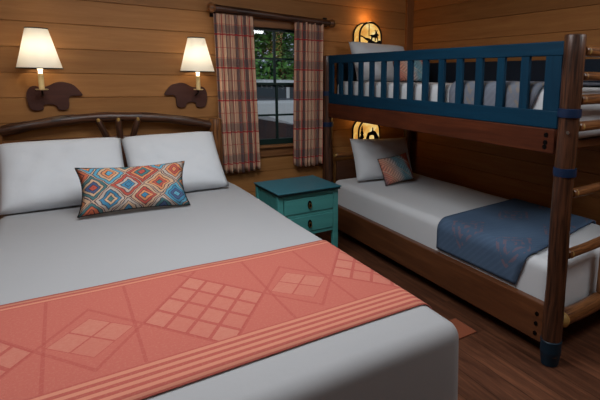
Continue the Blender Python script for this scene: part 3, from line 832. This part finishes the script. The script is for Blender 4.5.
# ------------------------------------------------------------------ outside
g = G('parking_ground'); M['ground'] = g.out(g.mix(g.noise(g.coord(), 3, 4), lin((92, 90, 88)), lin((120, 116, 110))), .9)
struct(finish('ground', bx(-20, 34, YB+.15, 45, -.35, -.25), M['ground']))
M['cwhite'] = plain('white_car_paint', (168, 178, 188), .25, 0, .6, .02)
M['cgrey'] = plain('grey_car_paint', (110, 108, 116), .2, .3, .6, .02)
M['cglass'] = plain('dark_car_glass', (26, 36, 42), .08, 0, .8)
M['tyre'] = plain('tyre_rubber', (22, 22, 24), .8)
def car(loc, rz, paint, label, roof=1.45, L=4.5, belt=.93):
    t = thing('parked_car', label, 'car', loc, rz)
    k = roof/1.45
    body = [(-L/2, .30), (-L/2, .72*k), (-L/2+.15, .86*k), (-1.35, belt*k), (1.05, belt*k), (L/2-.35, .80*k), (L/2-.05, .62*k), (L/2, .34), (L/2-.1, .24), (-L/2+.1, .24)]
    finish('body', prism(body, -.85, .85, .05), paint, t, True)
    cabin = [(-1.75, (belt-.01)*k), (-1.25, 1.38*k), (-.9, 1.45*k), (.25, 1.45*k), (.5, 1.40*k), (1.15, (belt-.01)*k)]
    finish('cabin', prism(cabin, -.72, .72, .05), paint, t, True)
    for y in (-.735, .735):
        for a in ([(-1.5, (belt+.03)*k), (-1.12, 1.33*k), (-.45, 1.36*k), (-.45, (belt+.03)*k)], [(-.37, (belt+.03)*k), (-.37, 1.36*k), (.3, 1.35*k), (.9, (belt+.03)*k)]):
            finish('side_window', prism(a, y-.008, y+.008, 0), M['cglass'], t)
    for x in (-L/2+.85, L/2-.9):
        for y in (-.80, .80):
            b = bmesh.new(); tube(b, [(x, y-.1, .32), (x, y-.085, .32), (x, y+.085, .32), (x, y+.1, .32)], [.27, .32, .32, .27], 24); wh = finish('wheel', b, M['tyre'], t, True)
            b = bmesh.new(); tube(b, [(x, y-.105, .32), (x, y+.105, .32)], .18, 16); finish('hub_cap', b, M['steel'], wh, True)
    b = bmesh.new(); v = [b.verts.new(p) for p in ((.56, -.64, 1.385*k+.02), (.56, .64, 1.385*k+.02), (1.17, .66, (belt+.025)*k+.02), (1.17, -.66, (belt+.025)*k+.02))]; b.faces.new(v)
    finish('windscreen', b, M['cglass'], t).modifiers.new('thickness', 'SOLIDIFY').thickness = .01
    return t
car((4.1, 9.4, -.25), R(3), M['cwhite'], 'white car parked farther off beyond the window', 1.62, 4.6, 1.10)
car((.75, 6.5, -.25), R(-6), M['cgrey'], 'grey car parked close outside the window, in front of the white one', 1.92)

def leafmat(name, a, b_):
    g = G(name); n = g.noise(g.coord(), 3, 3); return g.out(g.mix(g.white(g.map(g.coord(), (9, 9, 9))), lin(a), lin(b_)), .6, 0, .3)
M['bark'] = wood('tree_bark', (60, 50, 40), (90, 78, 62), 'z', .9)
M['leaf'] = [leafmat('leaf_green', (26, 78, 40), (84, 130, 52)), leafmat('leaf_dark_green', (14, 52, 38), (44, 92, 52))]
def tree(x, y, h, r, lm, label, seed, n=5200):
    rnd = random.Random(seed)
    t = thing('tree', label, 'tree', (x, y, -.25), 0, None)
    b = bmesh.new(); tube(b, [(0, 0, 0), (.05, .02, h*.3), (-.04, 0, h*.6), (.0, .03, h*.85)], [.17, .13, .09, .04], 10)
    for k in range(5):
        a = rnd.random()*6.28; z = h*(.25+.1*k); tube(b, [(0, 0, z), (r*.35*math.cos(a), r*.35*math.sin(a), z+.5), (r*.7*math.cos(a), r*.7*math.sin(a), z+.8)], [.06, .04, .015], 6)
    finish('trunk', b, M['bark'], t, True)
    b = bmesh.new()
    blobs = [(Vector((rnd.uniform(-.6, .6)*r, rnd.uniform(-.6, .6)*r, h*rnd.uniform(.18, .95))), r*rnd.uniform(.25, .5)) for _ in range(26)]
    for _ in range(n):
        c, q = rnd.choice(blobs); d = Vector((rnd.gauss(0, 1), rnd.gauss(0, 1), rnd.gauss(0, 1))).normalized()
        p = c + d*q*rnd.uniform(.7, 1.05); s = rnd.uniform(.05, .10)
        u_ = Vector((rnd.gauss(0, 1), rnd.gauss(0, 1), rnd.gauss(0, .6))).normalized(); v_ = u_.cross(d + Vector((.1, 0, 0))).normalized()
        b.faces.new([b.verts.new(p - u_*s), b.verts.new(p + v_*s*.45), b.verts.new(p + u_*s), b.verts.new(p - v_*s*.45)])
    finish('foliage', b, lm, t, recalc=False)
    return t
tree(5.2, 12.5, 5.2, 1.9, M['leaf'][0], 'leafy green tree standing beyond the parked cars', 3, 12000)
tree(9.2, 19.5, 8.0, 2.8, M['leaf'][1], 'darker green tree farther back seen through the window', 5, 12000)
